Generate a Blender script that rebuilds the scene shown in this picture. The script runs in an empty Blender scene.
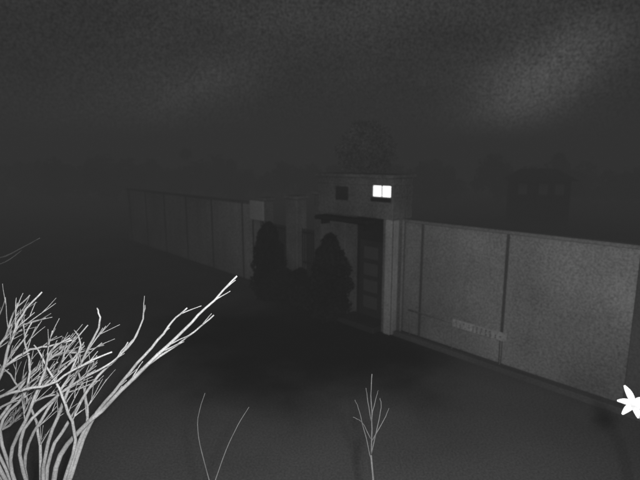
import bpy, bmesh, math, random
from mathutils import Vector, Matrix
random.seed(7)
sc = bpy.context.scene
sc.view_settings.view_transform = 'Standard'
sc.view_settings.look = 'None'
sc.view_settings.exposure = 0

# ------------------------------------------------------------ materials
def mat(name, alb, var=0.35, scale=0.8, grain=0.25, gscale=45, rough=0.9, streak=0.0, bump=0.0, patch=None):
    m = bpy.data.materials.new(name); m.use_nodes = True
    nt = m.node_tree; N = nt.nodes; L = nt.links
    b = N['Principled BSDF']; b.inputs['Roughness'].default_value = rough
    b.inputs['Specular IOR Level'].default_value = 0.2
    g = N.new('ShaderNodeNewGeometry')
    n1 = N.new('ShaderNodeTexNoise'); n1.inputs['Scale'].default_value = scale; n1.inputs['Detail'].default_value = 5
    n2 = N.new('ShaderNodeTexNoise'); n2.inputs['Scale'].default_value = gscale; n2.inputs['Detail'].default_value = 3
    L.new(g.outputs['Position'], n1.inputs['Vector']); L.new(g.outputs['Position'], n2.inputs['Vector'])
    def math_(op, a, bb):
        q = N.new('ShaderNodeMath'); q.operation = op
        for i, v in enumerate((a, bb)):
            if hasattr(v, 'links'): L.new(v, q.inputs[i])
            else: q.inputs[i].default_value = v
        return q.outputs[0]
    a = math_('MULTIPLY_ADD', n1.outputs['Fac'], 2*var*2); a.node.inputs[2].default_value = 1-2*var
    c = math_('MULTIPLY_ADD', n2.outputs['Fac'], 2*grain*2); c.node.inputs[2].default_value = 1-2*grain
    v = math_('MULTIPLY', a, c)
    if streak:
        mp = N.new('ShaderNodeMapping'); mp.inputs['Scale'].default_value = (3.0, 3.0, 0.25)
        n3 = N.new('ShaderNodeTexNoise'); n3.inputs['Scale'].default_value = 1.1; n3.inputs['Detail'].default_value = 4
        L.new(g.outputs['Position'], mp.inputs['Vector']); L.new(mp.outputs[0], n3.inputs['Vector'])
        s = math_('MULTIPLY_ADD', n3.outputs['Fac'], 4*streak); s.node.inputs[2].default_value = 1-2*streak
        v = math_('MULTIPLY', v, s)
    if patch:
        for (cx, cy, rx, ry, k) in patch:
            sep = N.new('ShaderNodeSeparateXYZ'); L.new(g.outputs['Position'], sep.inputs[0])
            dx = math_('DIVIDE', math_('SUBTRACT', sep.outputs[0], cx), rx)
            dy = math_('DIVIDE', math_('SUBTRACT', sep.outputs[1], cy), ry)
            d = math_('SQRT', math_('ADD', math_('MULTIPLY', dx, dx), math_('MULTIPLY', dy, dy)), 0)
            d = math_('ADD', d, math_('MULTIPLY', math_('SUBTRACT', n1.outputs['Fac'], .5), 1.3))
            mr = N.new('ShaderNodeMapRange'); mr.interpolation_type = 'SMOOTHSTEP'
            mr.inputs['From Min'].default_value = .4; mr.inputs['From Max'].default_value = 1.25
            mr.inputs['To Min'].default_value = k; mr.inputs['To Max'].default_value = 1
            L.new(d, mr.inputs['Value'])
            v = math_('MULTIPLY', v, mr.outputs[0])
    v = math_('MAXIMUM', math_('MULTIPLY', v, alb), 0.004)
    L.new(v, b.inputs['Base Color'])
    if bump:
        bp = N.new('ShaderNodeBump'); bp.inputs['Strength'].default_value = bump; bp.inputs['Distance'].default_value = .02
        L.new(n2.outputs['Fac'], bp.inputs['Height']); L.new(bp.outputs[0], b.inputs['Normal'])
    return m

def emis(name, s):
    m = bpy.data.materials.new(name); m.use_nodes = True
    b = m.node_tree.nodes['Principled BSDF']
    b.inputs['Base Color'].default_value = (.8, .8, .8, 1)
    b.inputs['Emission Color'].default_value = (1, 1, 1, 1); b.inputs['Emission Strength'].default_value = s
    return m

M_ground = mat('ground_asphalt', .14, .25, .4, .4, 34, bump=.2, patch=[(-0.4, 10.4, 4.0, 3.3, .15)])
M_wall = mat('wall_concrete', .34, .45, .45, .4, 26, streak=.06, bump=.2)
M_wall_old = mat('wall_concrete_old', .55, .3, .4, .4, 16, streak=.1, bump=.3)
M_cop = mat('coping', .26, .2, 1, .3, 26, streak=.1)
M_post = mat('wall_post', .13, .2, 1, .25, 30)
M_house = mat('gatehouse_render', .23, .3, .9, .4, 22, streak=.15)
M_pale = mat('pale_stone', .5, .2, 1.2, .3, 22, streak=.2)
M_board = mat('board_paint', .8, .1, 1.2, .2, 22)
M_pillar = mat('gate_pillar_render', .32, .3, 1.2, .35, 20, streak=.15)
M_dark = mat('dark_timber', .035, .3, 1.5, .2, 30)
M_metal = mat('dark_metal', .06, .2, 2, .2, 30, rough=.6)
M_frame = mat('window_frame', .12, .1, 2, .1, 30)
M_bark = mat('pale_bark', .17, .35, 9, .3, 120)
M_twig = mat('grey_twig', .06, .3, 9, .2, 120)
M_petal = mat('petal', .28, .2, 30, .1, 100, rough=.6)
M_leafn = mat('plant_leaf', .06, .2, 20, .1, 100)
M_conif = mat('conifer_foliage', .03, .4, 2, .3, 20)
M_crown = mat('tree_foliage', .36, .2, 1.2, .1, 15)
M_far = mat('far_foliage', .05, .5, .4, .3, 8)
M_trunk = mat('trunk_bark', .08, .3, 4, .3, 40)
M_fhouse = mat('far_house_window', .5, .2, 1, .1, 20)
M_roof = mat('roof_tile', .07, .2, 1, .1, 20)
M_glow = emis('lit_window_glass', 2.4)

# ------------------------------------------------------------ helpers
def add(name, me, parent=None, m=None):
    o = bpy.data.objects.new(name, me); sc.collection.objects.link(o)
    if parent: o.parent = parent
    if m: me.materials.append(m)
    return o
def empty(name, loc=(0, 0, 0), rz=0):
    o = bpy.data.objects.new(name, None); sc.collection.objects.link(o)
    o.location = loc; o.rotation_euler = (0, 0, rz); o.empty_display_size = .2
    return o
def box(name, x0, x1, y0, y1, z0, z1, m, parent=None, bev=.012):
    bm = bmesh.new(); bmesh.ops.create_cube(bm, size=1)
    for v in bm.verts:
        v.co = Vector(((x0+x1)/2+v.co.x*(x1-x0), (y0+y1)/2+v.co.y*(y1-y0), (z0+z1)/2+v.co.z*(z1-z0)))
    if bev: bmesh.ops.bevel(bm, geom=bm.edges[:], offset=min(bev, .3*min(x1-x0, y1-y0, z1-z0)), segments=1, affect='EDGES')
    me = bpy.data.meshes.new(name); bm.to_mesh(me); bm.free()
    return add(name, me, parent, m)
class Tubes:
    def __init__(s): s.v = []; s.f = []
    def tube(s, pts, r0, r1, n=6):
        pts = [Vector(p) for p in pts]; k = len(pts); base = len(s.v)
        for i, p in enumerate(pts):
            d = (pts[min(i+1, k-1)]-pts[max(i-1, 0)]).normalized()
            a = d.orthogonal().normalized() if i == 0 else (a - d*a.dot(d)).normalized()
            b = d.cross(a); r = r0+(r1-r0)*(i/(k-1))
            for j in range(n):
                t = 2*math.pi*j/n; s.v.append(p+(a*math.cos(t)+b*math.sin(t))*r)
        for i in range(k-1):
            for j in range(n):
                s.f.append((base+i*n+j, base+i*n+(j+1) % n, base+(i+1)*n+(j+1) % n, base+(i+1)*n+j))
        s.f.append(tuple(base+j for j in range(n))[::-1]); s.f.append(tuple(base+(k-1)*n+j for j in range(n)))
    def obj(s, name, m, parent=None):
        me = bpy.data.meshes.new(name); me.from_pydata([tuple(v) for v in s.v], [], s.f)
        for p in me.polygons: p.use_smooth = True
        return add(name, me, parent, m)
def smooth(pts, sub=4, jit=0.0):
    pts = [Vector(p) for p in pts]; out = []
    for i in range(len(pts)-1):
        p0 = pts[max(i-1, 0)]; p1 = pts[i]; p2 = pts[i+1]; p3 = pts[min(i+2, len(pts)-1)]
        for k in range(sub):
            t = k/sub
            q = .5*((2*p1)+(p2-p0)*t+(2*p0-5*p1+4*p2-p3)*t*t+(3*p1-p0-3*p2+p3)*t**3)
            out.append(q+Vector([random.uniform(-jit, jit) for _ in range(3)]))
    out.append(pts[-1]); return out
def leaves(name, pts, size, m, parent=None):
    v = []; f = []
    for p in pts:
        a = Vector([random.gauss(0, 1) for _ in range(3)]).normalized(); b = a.orthogonal().normalized()
        b = Matrix.Rotation(random.uniform(0, 6.28), 3, a) @ b; c = a.cross(b); s_ = size*random.uniform(.6, 1.4); i = len(v)
        v += [p-b*s_, p+c*s_*.5, p+b*s_, p-c*s_*.5]; f.append((i, i+1, i+2, i+3))
    me = bpy.data.meshes.new(name); me.from_pydata([tuple(q) for q in v], [], f)
    return add(name, me, parent, m)

# ------------------------------------------------------------ ground
H = 4.2
bm = bmesh.new(); bmesh.ops.create_grid(bm, x_segments=8, y_segments=8, size=600)
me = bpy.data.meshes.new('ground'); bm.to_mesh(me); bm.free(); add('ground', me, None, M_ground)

# wall frame: local x runs along wall (to the right/nearer), local y goes behind it
A = Vector((2.353, 10.59, 0)); RZ = math.atan2(-.735, .678)
WH = 2.85
def wall(name, s0, s1, m, posts):
    e = empty(name, A, RZ)
    box('panel', s0, s1, 0, .16, 0, WH-.07, m, e)
    box('coping', s0, s1, -.035, .195, WH-.068, WH, M_cop, e)
    for i, s in enumerate(posts): box('post_%d' % i, s-.03, s+.03, -.025, -.001, .0, WH-.075, M_post, e, .006)
    return e
wr = wall('concrete_wall', -.40, 4.42, M_wall, [.12, 2.17])
box('end_pillar', 4.42, 4.78, -.08, .28, 0, WH+.08, M_post, wr)
wall('concrete_wall', -19.0, -6.4, M_wall_old, [-7.6-2.2*i for i in range(6)])
w3 = wall('concrete_wall', 4.79, 12, M_house, [6.6, 8.8])
k = empty('kerb', A, RZ)
box('kerb_run', -.36, 12, -.42, -.28, -.05, .11, M_post, k)
box('kerb_run_far', -19, -6.4, -.42, -.28, -.05, .11, M_post, k)

# ------------------------------------------------------------ gatehouse (shallow gate lodge standing proud of the wall)
g = empty('gatehouse', A, RZ)
F, B, R, LF = -.455, .25, -.42, -2.98
box('lower_wall', -.72, R, F, B, 0, 2.86, M_house, g)
box('lower_wall_side', LF, -2.0, F, B, 0, 2.86, M_house, g)
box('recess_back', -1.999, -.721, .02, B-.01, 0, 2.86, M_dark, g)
W0, W1, Z0, Z1 = -1.04, -.48, 3.40, 3.66
f2, b2 = F-.04, B+.02
box('upper_wall_below', LF-.02, R+.01, f2, b2, 2.862, Z0, M_house, g)
box('upper_wall_above', LF-.02, R+.01, f2, b2, Z1, 3.84, M_house, g)
box('upper_wall_a', LF-.02, W0, f2, b2, Z0, Z1, M_house, g, 0)
box('upper_wall_b', W1, R+.01, f2, b2, Z0, Z1, M_house, g, 0)
box('lit_window', W0, W1, f2+.03, f2+.05, Z0, Z1, M_glow, g, 0)
box('window_mullion', (W0+W1)/2-.01, (W0+W1)/2+.01, f2+.005, f2+.028, Z0, Z1, M_frame, g, .002)
box('window_sill', W0-.03, W1+.03, f2-.05, f2-.002, Z0-.12, Z0-.02, M_dark, g)
box('dark_window', -2.3, -1.85, f2-.03, f2-.002, 3.25, 3.6, M_metal, g)
box('roof_slab', LF-.08, R+.06, f2-.08, b2+.08, 3.842, 3.93, M_house, g, .02)
box('canopy', -2.7, -.85, f2-.42, f2-.002, 2.74, 2.84, M_dark, g, .02)
for i, s in enumerate((-2.55, -1.0)): box('canopy_bracket_%d' % i, s-.02, s+.02, f2-.3, f2-.002, 2.6, 2.738, M_dark, g, 0)
box('corner_pillar', -.62, R-.004, F-.035, F-.002, 0, 2.86, M_pale, g, .01)
box('corner_quoin', R+.002, R+.03, F+.02, F+.2, 0, 2.855, M_pale, g, .01)
box('drain_pipe', R+.002, R+.06, -.12, -.06, 0, 2.855, M_pillar, g, .02)
box('door_leaf', -1.85, -1.0, -.04, .018, .02, 2.2, M_metal, g)
for i in range(4):
    box('door_pane_%d' % i, -1.68, -1.2, -.06, -.042, .35+i*.45, .68+i*.45, M_frame, g, .01)
box('step', -2.0, -.72, -.75, -.06, 0, .15, M_metal, g, .02)

gt = empty('gate', A, RZ)
for i, (s0, s1, hh) in enumerate([(-3.6, -3.01, 3.3), (-4.95, -4.4, 3.1), (-6.38, -6.1, 2.95)]):
    box('pillar_%d' % i, s0, s1, -.12, .3, 0, hh, M_house if i == 0 else M_pillar, gt, .02)
    box('cap_%d' % i, s0-.05, s1+(.05 if i else 0), -.17, .35, hh+.002, hh+.1, M_pillar, gt, .02)
for j, (a, b) in enumerate([(-4.4, -3.6), (-6.1, -4.95)]):
    n = int((b-a)/.09)
    for i in range(n):
        x = a+(i+.5)*(b-a)/n
        box('bar_%d_%d' % (j, i), x-.015, x+.015, .06, .09, .05, 2.2, M_metal, gt, 0)
    for z in (.2, 1.1, 2.05): box('rail_%d_%d' % (j, int(z*10)), a, b, .092, .12, z, z+.06, M_metal, gt, 0)
nb = empty('notice_board', A, RZ)
box('board', -6.75, -5.95, -.26, -.22, 2.3, 2.95, M_board, nb)
for i, x in enumerate((-6.65, -6.05)): box('leg_%d' % i, x-.02, x+.02, -.218, -.18, 0, 2.9, M_metal, nb)

hr = empty('handrail', A, RZ)
T = Tubes(); T.tube([(0, -.3, .72), (2.35, -.3, .72)], .02, .02, 8)
for s in (.05, 1.2, 2.3): T.tube([(s, -.3, 0), (s, -.3, .72)], .01, .01, 8)
T.obj('rail', M_wall, hr)
sg = empty('wall_sign', A, RZ)
box('plate', 1.2, 2.42, -.34, -.325, .64, .82, M_pale, sg, .004)
x = 1.28
while x < 2.32:
    w = random.uniform(.05, .09)
    for j in range(3):
        if random.random() < .8:
            xa = x+random.uniform(0, w*.5); box('glyph', xa, xa+random.uniform(.02, w*.5), -.346, -.342, .665+j*.045, .69+j*.045, M_post, sg, 0)
    x += w+.035

# ------------------------------------------------------------ dark evergreen shrubs at the gate
def conifer(name, loc, lobes):
    e = empty(name, loc); T = Tubes(); P = []
    for (dx, dy, h, r, n) in lobes:
        T.tube([(dx*.3, dy*.3, 0), (dx*.8, dy*.8, h*.5), (dx, dy, h*.9)], .04, .012)
        ph = random.uniform(0, 6)
        for i in range(n):
            t = random.random()**.8; z = .02+t*(h-.02)
            rr = r*(min(1, (t+.35)*1.9))*math.sqrt(max(0, 1-t**2.6)); a = random.uniform(0, 6.283)
            rr *= (1+.25*math.sin(a*3+t*7+ph)+.2*math.sin(t*23+a*2+ph))*random.uniform(.5, 1.12)
            P.append(Vector((dx+rr*math.cos(a), dy+rr*math.sin(a), z+random.uniform(-.05, .05))))
    T.obj('trunk', M_trunk, e); leaves('foliage', P, .06, M_conif, e)
conifer('conifer_shrub', (-1.55, 13.5, 0), [(0, 0, 2.4, .38, 5000), (.22, -.1, 1.9, .32, 2500), (-.2, .1, 2.2, .3, 2200)])
conifer('conifer_shrub', (.28, 11.65, 0), [(0, 0, 2.35, .35, 5000), (.24, .05, 1.9, .3, 2400), (-.22, -.05, 2.0, .28, 2400), (.05, .1, 2.2, .32, 1500)])
conifer('low_shrub', (-.6, 12.9, 0), [(0, 0, 1.1, .42, 2400), (.5, -.35, .85, .38, 2000), (-.4, .3, 1.0, .35, 1700)])

# ------------------------------------------------------------ round crowned tree behind gatehouse
tr = empty('round_tree', (1.57, 16, 0))
T = Tubes(); T.tube(smooth([(0, 0, 0), (.05, .02, 1.5), (-.03, 0, 3.2), (0, 0, 4.0)], 3), .13, .05, 8)
cl = []
for i in range(110):
    d = Vector([random.gauss(0, 1) for _ in range(3)]).normalized()*random.uniform(.6, 1); c = Vector((0, 0, 4.6))+Vector((d.x*.98, d.y*.98, d.z*.93)); cl.append(c)
    if i < 30: T.tube(smooth([(0, 0, 3.4+random.random()*.5), ((c.x)*.5, c.y*.5, 4.1+(c.z-4.6)*.4), c*.95+Vector((0, 0, .2))], 3), .03, .006, 5)
T.obj('trunk', M_trunk, tr)
P = []
for c in cl:
    for i in range(330):
        d = Vector([random.gauss(0, 1) for _ in range(3)]).normalized()*.27*random.random()**.4; P.append(c+d)
leaves('foliage', P, .045, M_crown, tr)

# ------------------------------------------------------------ distant trees (mass) and house
P = []; T = Tubes()
def blob(cx, cy, h, w):
    T.tube([(cx, cy, 0), (cx+.1, cy, h*.6)], .16, .06, 6)
    for j in range(int(10+w*5)):
        a = random.uniform(0, 6.28); q = random.random()**.6*w
        c = Vector((cx+q*math.cos(a), cy+q*math.sin(a), h*.15+random.random()*h*.75*(1-.5*q/w))); R_ = random.uniform(.6, 1.2)
        for i in range(100):
            d = Vector([random.gauss(0, 1) for _ in range(3)]).normalized()*R_*random.random()**.4; P.append(c+d)
for i in range(12): blob(-46+i*3.3+random.uniform(-1, 1), 52+random.uniform(-3, 5), random.uniform(5.0, 6.6), random.uniform(2.2, 3.0))
for i in range(13): blob(-4+i*3.9+random.uniform(-1, 1), 54+random.uniform(-3, 5)-i*.8, random.uniform(4.6, 6.0), random.uniform(2.2, 3.0))
dt = empty('distant_trees'); T.obj('trunks', M_trunk, dt); leaves('foliage', P, .26, M_far, dt)
fh = empty('distant_house', (15.2, 31, 0), -.3)
box('walls', -1.8, 1.8, 0, 4, 0, 3.0, M_roof, fh)
for i, x in enumerate((-1.2, .1, 1.1)): box('window_%d' % i, x-.28, x+.28, -.03, -.002, 2.05, 2.8, M_fhouse, fh)
bm = bmesh.new()
vs = [bm.verts.new(c) for c in [(-2.2, -.4, 3.0), (2.2, -.4, 3.0), (2.2, 4.4, 3.0), (-2.2, 4.4, 3.0), (-1.2, 2, 3.8), (1.2, 2, 3.8)]]
for f in [(0, 1, 5, 4), (1, 2, 5), (2, 3, 4, 5), (3, 0, 4), (3, 2, 1, 0)]: bm.faces.new([vs[i] for i in f])
me = bpy.data.meshes.new('roof'); bm.to_mesh(me); bm.free(); add('roof', me, fh, M_roof)

# ------------------------------------------------------------ near plants
sp, cp = .1687, .9857
def at(x, y, d):   # image pixel x, y + assumed depth -> world metres
    u = (x-320)/450; v = (240-y)/450
    return Vector((u*d, (cp+v*sp)*d, H+(-sp+v*cp)*d))
tree = empty('bare_tree'); T = Tubes()
fork = Vector((-1.43, 2.0, 2.3))
T.tube(smooth([(-1.40, 2.1, 0), (-1.46, 2.05, 1.1), fork], 4, .008), .06, .042, 8)
limbs = [
 ([(60, 455, 2.3), (102, 410, 2.28), (140, 372, 2.2), (176, 337, 2.15), (206, 308, 2.1), (237, 276, 2.05)], .015, .0035),
 ([(85, 428, 2.3), (118, 394, 2.3), (150, 364, 2.35), (186, 338, 2.4), (214, 315, 2.4)], .012, .0035),
 ([(90, 424, 2.3), (122, 382, 2.2), (152, 347, 2.1), (172, 322, 2.1), (187, 308, 2.05)], .011, .003),
 ([(50, 455, 2.35), (76, 410, 2.4), (98, 376, 2.45), (128, 347, 2.5), (141, 325, 2.55), (145, 305, 2.6)], .011, .0035),
 ([(45, 455, 2.3), (62, 405, 2.25), (78, 370, 2.2), (90, 345, 2.15), (100, 322, 2.1), (97, 308, 2.1)], .011, .003),
 ([(25, 455, 2.3), (48, 410, 2.25), (68, 378, 2.3), (80, 345, 2.35), (74, 330, 2.4)], .010, .003),
 ([(10, 460, 2.2), (30, 410, 2.1), (44, 372, 2.05), (52, 350, 2.0), (70, 338, 2.0)], .011, .003),
 ([(-10, 440, 2.3), (10, 405, 2.4), (30, 375, 2.5), (52, 355, 2.5), (80, 352, 2.5), (104, 345, 2.5)], .011, .003),
 ([(-30, 425, 2.2), (-4, 385, 2.1), (10, 345, 2.0), (22, 315, 2.0), (42, 292, 2.0)], .011, .003),
 ([(-40, 400, 2.4), (-14, 365, 2.4), (6, 335, 2.4), (14, 312, 2.4), (30, 295, 2.4)], .010, .003),
 ([(-50, 430, 2.0), (-10, 402, 1.95), (20, 390, 1.9), (50, 384, 1.9), (80, 366, 1.9), (112, 352, 1.9)], .009, .003),
 ([(-20, 445, 2.5), (10, 425, 2.5), (38, 400, 2.5), (70, 392, 2.5), (100, 380, 2.5)], .010, .0035),
 ([(-50, 390, 2.6), (-20, 350, 2.7), (-5, 325, 2.8), (5, 300, 2.8)], .009, .003),
 ([(40, 445, 2.4), (30, 405, 2.5), (10, 375, 2.5), (-15, 350, 2.5)], .010, .003),
 ([(75, 440, 2.2), (65, 405, 2.1), (52, 375, 2.1), (34, 345, 2.1)], .010, .003),
 ([(85, 430, 2.4), (86, 400, 2.5), (78, 365, 2.6), (84, 342, 2.6)], .010, .003),
 ([(-40, 415, 2.1), (-5, 375, 2.1), (25, 352, 2.1), (48, 346, 2.1), (72, 340, 2.1)], .010, .003),
 ([(-20, 420, 2.4), (15, 388, 2.4), (42, 365, 2.4), (66, 348, 2.4), (88, 325, 2.4)], .010, .003),
 ([(0, 430, 2.2), (24, 395, 2.2), (30, 365, 2.2), (24, 340, 2.2), (32, 322, 2.2)], .009, .003),
 ([(20, 440, 2.2), (50, 402, 2.2), (84, 378, 2.2), (112, 362, 2.2), (128, 342, 2.2)], .010, .003),
 ([(-30, 380, 2.3), (-8, 352, 2.3), (14, 330, 2.3), (30, 322, 2.3), (46, 318, 2.3)], .008, .003),
 ([(-10, 450, 2.6), (14, 415, 2.6), (40, 390, 2.6), (62, 366, 2.6), (90, 352, 2.6)], .010, .003),
 ([(-40, 440, 2.3), (-12, 415, 2.3), (18, 398, 2.3), (40, 378, 2.3), (58, 362, 2.3)], .010, .003),
]
def twig(p, d, L, r, lvl):
    pts = [p]; q = p.copy(); dd = d.copy(); n = 4
    for i in range(n):
        dd = (dd+Vector((random.uniform(-.02, .10), random.uniform(-.1, .1), random.uniform(-.04, .08)))).normalized()
        q = q+dd*L/n; pts.append(q.copy())
    T.tube(smooth(pts, 2), r, r*.45, 5)
    if lvl > 0:
        for i in range(random.randint(1, 2)):
            j = random.randint(1, 3); side = Vector((random.uniform(-.7, 1), random.uniform(-.6, .6), random.uniform(-.2, 1))).normalized()
            twig(pts[j], (dd+side*.6).normalized(), L*.65, r*.75, lvl-1)
for pts, r0, r1 in limbs:
    W = [at(*p) for p in pts]
    mid = (fork+W[0])/2+Vector((0, 0, -.05))
    S = smooth([fork, mid]+W, 4, .003)
    T.tube(S, r0*1.1, r1, 7)
    left = pts[-1][0] < 132
    n = len(S)
    for k_ in range(5):
        i = random.randint(int(n*.4), n-6 if left else n-3); d = (S[i+1]-S[i]).normalized()
        side = Vector((random.uniform(-.5, 1), random.uniform(-.5, .5), random.uniform(-.1, 1))).normalized()
        twig(S[i], (d*.8+side*.6+Vector((.28, 0, .12))).normalized(), random.uniform(.10, .2) if left else random.uniform(.07, .15), r1*1.05, 1 if left else 0)
T.obj('branches', M_bark, tree)
tb = empty('bare_shrub'); T = Tubes()
b0 = Vector((-3.2, 3.4, 0))
T.tube(smooth([b0, b0+Vector((.05, 0, 1.6)), at(-70, 330, 3.6), at(-20, 270, 3.5), at(12, 254, 3.4), at(40, 238, 3.3)], 5, .006), .02, .002)
T.tube(smooth([at(-20, 270, 3.5), at(5, 262, 3.5), at(22, 250, 3.6)], 4), .005, .002)
T.obj('branches', M_twig, tb)

sh = empty('bare_shrub'); T = Tubes()
T.tube(smooth([(.3, 2.35, 0), (.28, 2.3, 1.3), at(373, 520, 2.4), at(371, 455, 2.4)], 4, .004), .01, .005)
for a, r in [([(371, 455), (372, 420), (371, 395), (372, 374)], .004), ([(371, 460), (364, 430), (358, 408), (355, 400)], .0028),
          ([(371, 455), (378, 425), (381, 408), (380, 398)], .003), ([(372, 440), (384, 420), (389, 408)], .0028),
          ([(372, 425), (368, 402), (366, 388)], .0028), ([(371, 440), (362, 422), (353, 417)], .0025), ([(372, 415), (377, 395), (378, 390)], .0022)]:
    dz = random.uniform(-.1, .1); W = [at(x, y, 2.4+dz*i/3) for i, (x, y) in enumerate(a)]
    T.tube(smooth(W, 4, .002), r, r*.5, 5)
T.obj('stems', M_twig, sh)
s2 = empty('bare_shrub'); T = Tubes()
T.tube(smooth([(-.62, 2.2, 0), (-.6, 2.2, 1.4), at(215, 540, 2.4), at(212, 490, 2.4)], 4, .004), .01, .004)
T.tube(smooth([at(212, 490, 2.4), at(200, 445, 2.4), at(198, 418, 2.4), at(205, 393, 2.4)], 4, .001), .003, .0015)
T.tube(smooth([at(212, 490, 2.4), at(226, 450, 2.4), at(238, 425, 2.4), at(249, 407, 2.4)], 4, .001), .003, .0015)
T.obj('stems', M_twig, s2)

fp = empty('flowering_plant'); T = Tubes()
C = at(634, 405, 1.9)
T.tube(smooth([(1.75, 1.6, 0), (1.5, 1.6, 1.4), at(655, 480, 1.95), C+Vector((.01, .03, -.02))], 5), .01, .005)
T.obj('stem', M_leafn, fp)
def petal(name, base, d, up, L, w, m):
    d = d.normalized(); side = d.cross(up).normalized(); up = side.cross(d)
    bm = bmesh.new(); rows = []
    for i in range(9):
        t = i/8; ww = w*math.sin(math.pi*min(.97, t*.82+.12))**.8; c = base+d*L*t+up*(.25*L*math.sin(t*2.6)-.12*L*t*t)
        rows.append([bm.verts.new(c+side*ww*q+up*abs(q)*ww*.5) for q in (-1, -.5, 0, .5, 1)])
    for i in range(8):
        for j in range(4): bm.faces.new((rows[i][j], rows[i][j+1], rows[i+1][j+1], rows[i+1][j]))
    me = bpy.data.meshes.new(name); bm.to_mesh(me); bm.free()
    for p in me.polygons: p.use_smooth = True
    add(name, me, fp, m)
tocam = Vector((-.45, -.6, .66)).normalized(); rt = Vector((0, 0, 1)).cross(tocam).normalized(); upv = tocam.cross(rt)
for i, (a, L) in enumerate([(122, .082), (185, .062), (238, .07), (290, .06), (350, .06), (50, .05)]):
    t = math.radians(a); petal('petal_%d' % i, C, rt*math.cos(t)+upv*math.sin(t)+tocam*.25, tocam, L, .013, M_petal)

# ------------------------------------------------------------ haze glow (emitting volume over the yard, stands in for lamp-lit air)
mm = bpy.data.materials.new('glow_haze'); mm.use_nodes = True
nt = mm.node_tree; nt.nodes.remove(nt.nodes['Principled BSDF'])
out = nt.nodes['Material Output']
DEN = .045
ab = nt.nodes.new('ShaderNodeVolumeAbsorption'); ab.inputs['Color'].default_value = (0, 0, 0, 1); ab.inputs['Density'].default_value = DEN
em = nt.nodes.new('ShaderNodeEmission'); em.inputs['Strength'].default_value = DEN*.032
ad = nt.nodes.new('ShaderNodeAddShader'); nt.links.new(ab.outputs[0], ad.inputs[0]); nt.links.new(em.outputs[0], ad.inputs[1])
nt.links.new(ad.outputs[0], out.inputs['Volume'])
box('glow_haze', -90, 90, -30, 120, -1, 9, mm, None, 0)

# ------------------------------------------------------------ world (night sky, painted smudges, faint cloud)
w = bpy.data.worlds.new('World'); sc.world = w; w.use_nodes = True
nt = w.node_tree; N = nt.nodes; L = nt.links; bg = N['Background']
sky = N.new('ShaderNodeTexSky'); sky.sky_type = 'NISHITA'; sky.sun_disc = False
sky.sun_elevation = math.radians(8); sky.sun_rotation = math.radians(200)
bw = N.new('ShaderNodeRGBToBW'); L.new(sky.outputs[0], bw.inputs[0])
def M(op, *a):
    q = N.new('ShaderNodeMath'); q.operation = op
    for i, v in enumerate(a):
        if hasattr(v, 'links'): L.new(v, q.inputs[i])
        else: q.inputs[i].default_value = v
    return q.outputs[0]
tc = N.new('ShaderNodeTexCoord')
def noise(s, det, mapping=(1, 1, 1)):
    mp = N.new('ShaderNodeMapping'); mp.inputs['Scale'].default_value = mapping; L.new(tc.outputs['Generated'], mp.inputs[0])
    n = N.new('ShaderNodeTexNoise'); n.inputs['Scale'].default_value = s; n.inputs['Detail'].default_value = det
    L.new(mp.outputs[0], n.inputs['Vector']); return n.outputs['Fac']
def dot(v):
    q = N.new('ShaderNodeVectorMath'); q.operation = 'DOT_PRODUCT'; L.new(tc.outputs['Generated'], q.inputs[0]); q.inputs[1].default_value = v
    return q.outputs['Value']
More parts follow.
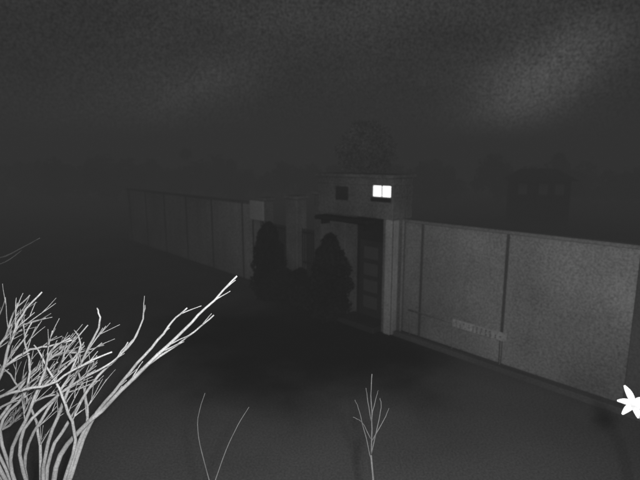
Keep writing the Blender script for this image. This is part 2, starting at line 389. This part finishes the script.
def streak(x, y, deg, la, lb):
    u = (x-320)/450; v = (240-y)/450
    cd = Vector((u, cp+v*sp, -sp+v*cp)).normalized()
    r_ = cd.cross(Vector((0, 0, 1))).normalized(); u_ = r_.cross(cd)
    an = math.radians(deg); e1 = r_*math.cos(an)+u_*math.sin(an); e2 = -r_*math.sin(an)+u_*math.cos(an)
    wob = M('MULTIPLY', M('SUBTRACT', noise(5, 2), .5), .12)
    a1 = M('DIVIDE', M('ADD', dot(e1), wob), la); a2 = M('DIVIDE', M('ADD', dot(e2), wob), lb)
    rr = M('ADD', M('MULTIPLY', a1, a1), M('MULTIPLY', a2, a2))
    return M('MULTIPLY', M('EXPONENT', M('MULTIPLY', rr, -1)), M('GREATER_THAN', dot(cd), 0))
web_smudge = M('MULTIPLY', streak(524, 98, 33, .13, .06), .17)  # these streaks are web and lens smudges, painted as sky brightness
c3 = M('MULTIPLY', streak(195, 92, 25, .13, .05), .03)
c4 = M('MULTIPLY', streak(80, 130, 20, .16, .05), .018)
cl2 = M('MULTIPLY', M('MAXIMUM', M('SUBTRACT', noise(2.6, 3, (1, 1, 2.2)), .40), 0), .09)
base = M('ADD', M('MULTIPLY', bw.outputs[0], .002), .027)
tot = M('ADD', M('ADD', base, cl2), M('ADD', web_smudge, M('ADD', c3, c4)))
grain = M('MAXIMUM', M('ADD', -.35, M('MULTIPLY', noise(230, 2), 2.7)), .1)
tot = M('MULTIPLY', tot, grain)
L.new(tot, bg.inputs['Color']); bg.inputs['Strength'].default_value = 1.0

# ------------------------------------------------------------ lights
ld = bpy.data.lights.new('infrared_lamp', 'SPOT'); ld.energy = 1650; ld.spot_size = math.radians(130); ld.spot_blend = .8; ld.shadow_soft_size = .04
lo = bpy.data.objects.new('infrared_lamp', ld); sc.collection.objects.link(lo); lo.location = (.12, -.05, 4.32)
lo.rotation_euler = (Vector((.12, -.05, 4.32))-Vector((.8, 10, 2.8))).to_track_quat('Z', 'Y').to_euler()
sd = bpy.data.lights.new('ambient_fill', 'SUN'); sd.energy = .04; sd.angle = math.radians(10)  # weak sun lamp added to lift the ambient level
so = bpy.data.objects.new('ambient_fill', sd); sc.collection.objects.link(so); so.rotation_euler = (math.radians(50), 0, math.radians(-20))

# ------------------------------------------------------------ camera
cam = bpy.data.cameras.new('camera'); co = bpy.data.objects.new('camera', cam); sc.collection.objects.link(co)
co.location = (0, 0, H); co.rotation_euler = (math.radians(90-9.71), 0, 0)
cam.sensor_width = 36; cam.lens = 36*450/640; cam.clip_start = .05; cam.clip_end = 2000
cam.dof.use_dof = True; cam.dof.focus_distance = 2.4; cam.dof.aperture_fstop = 2.0
sc.camera = co
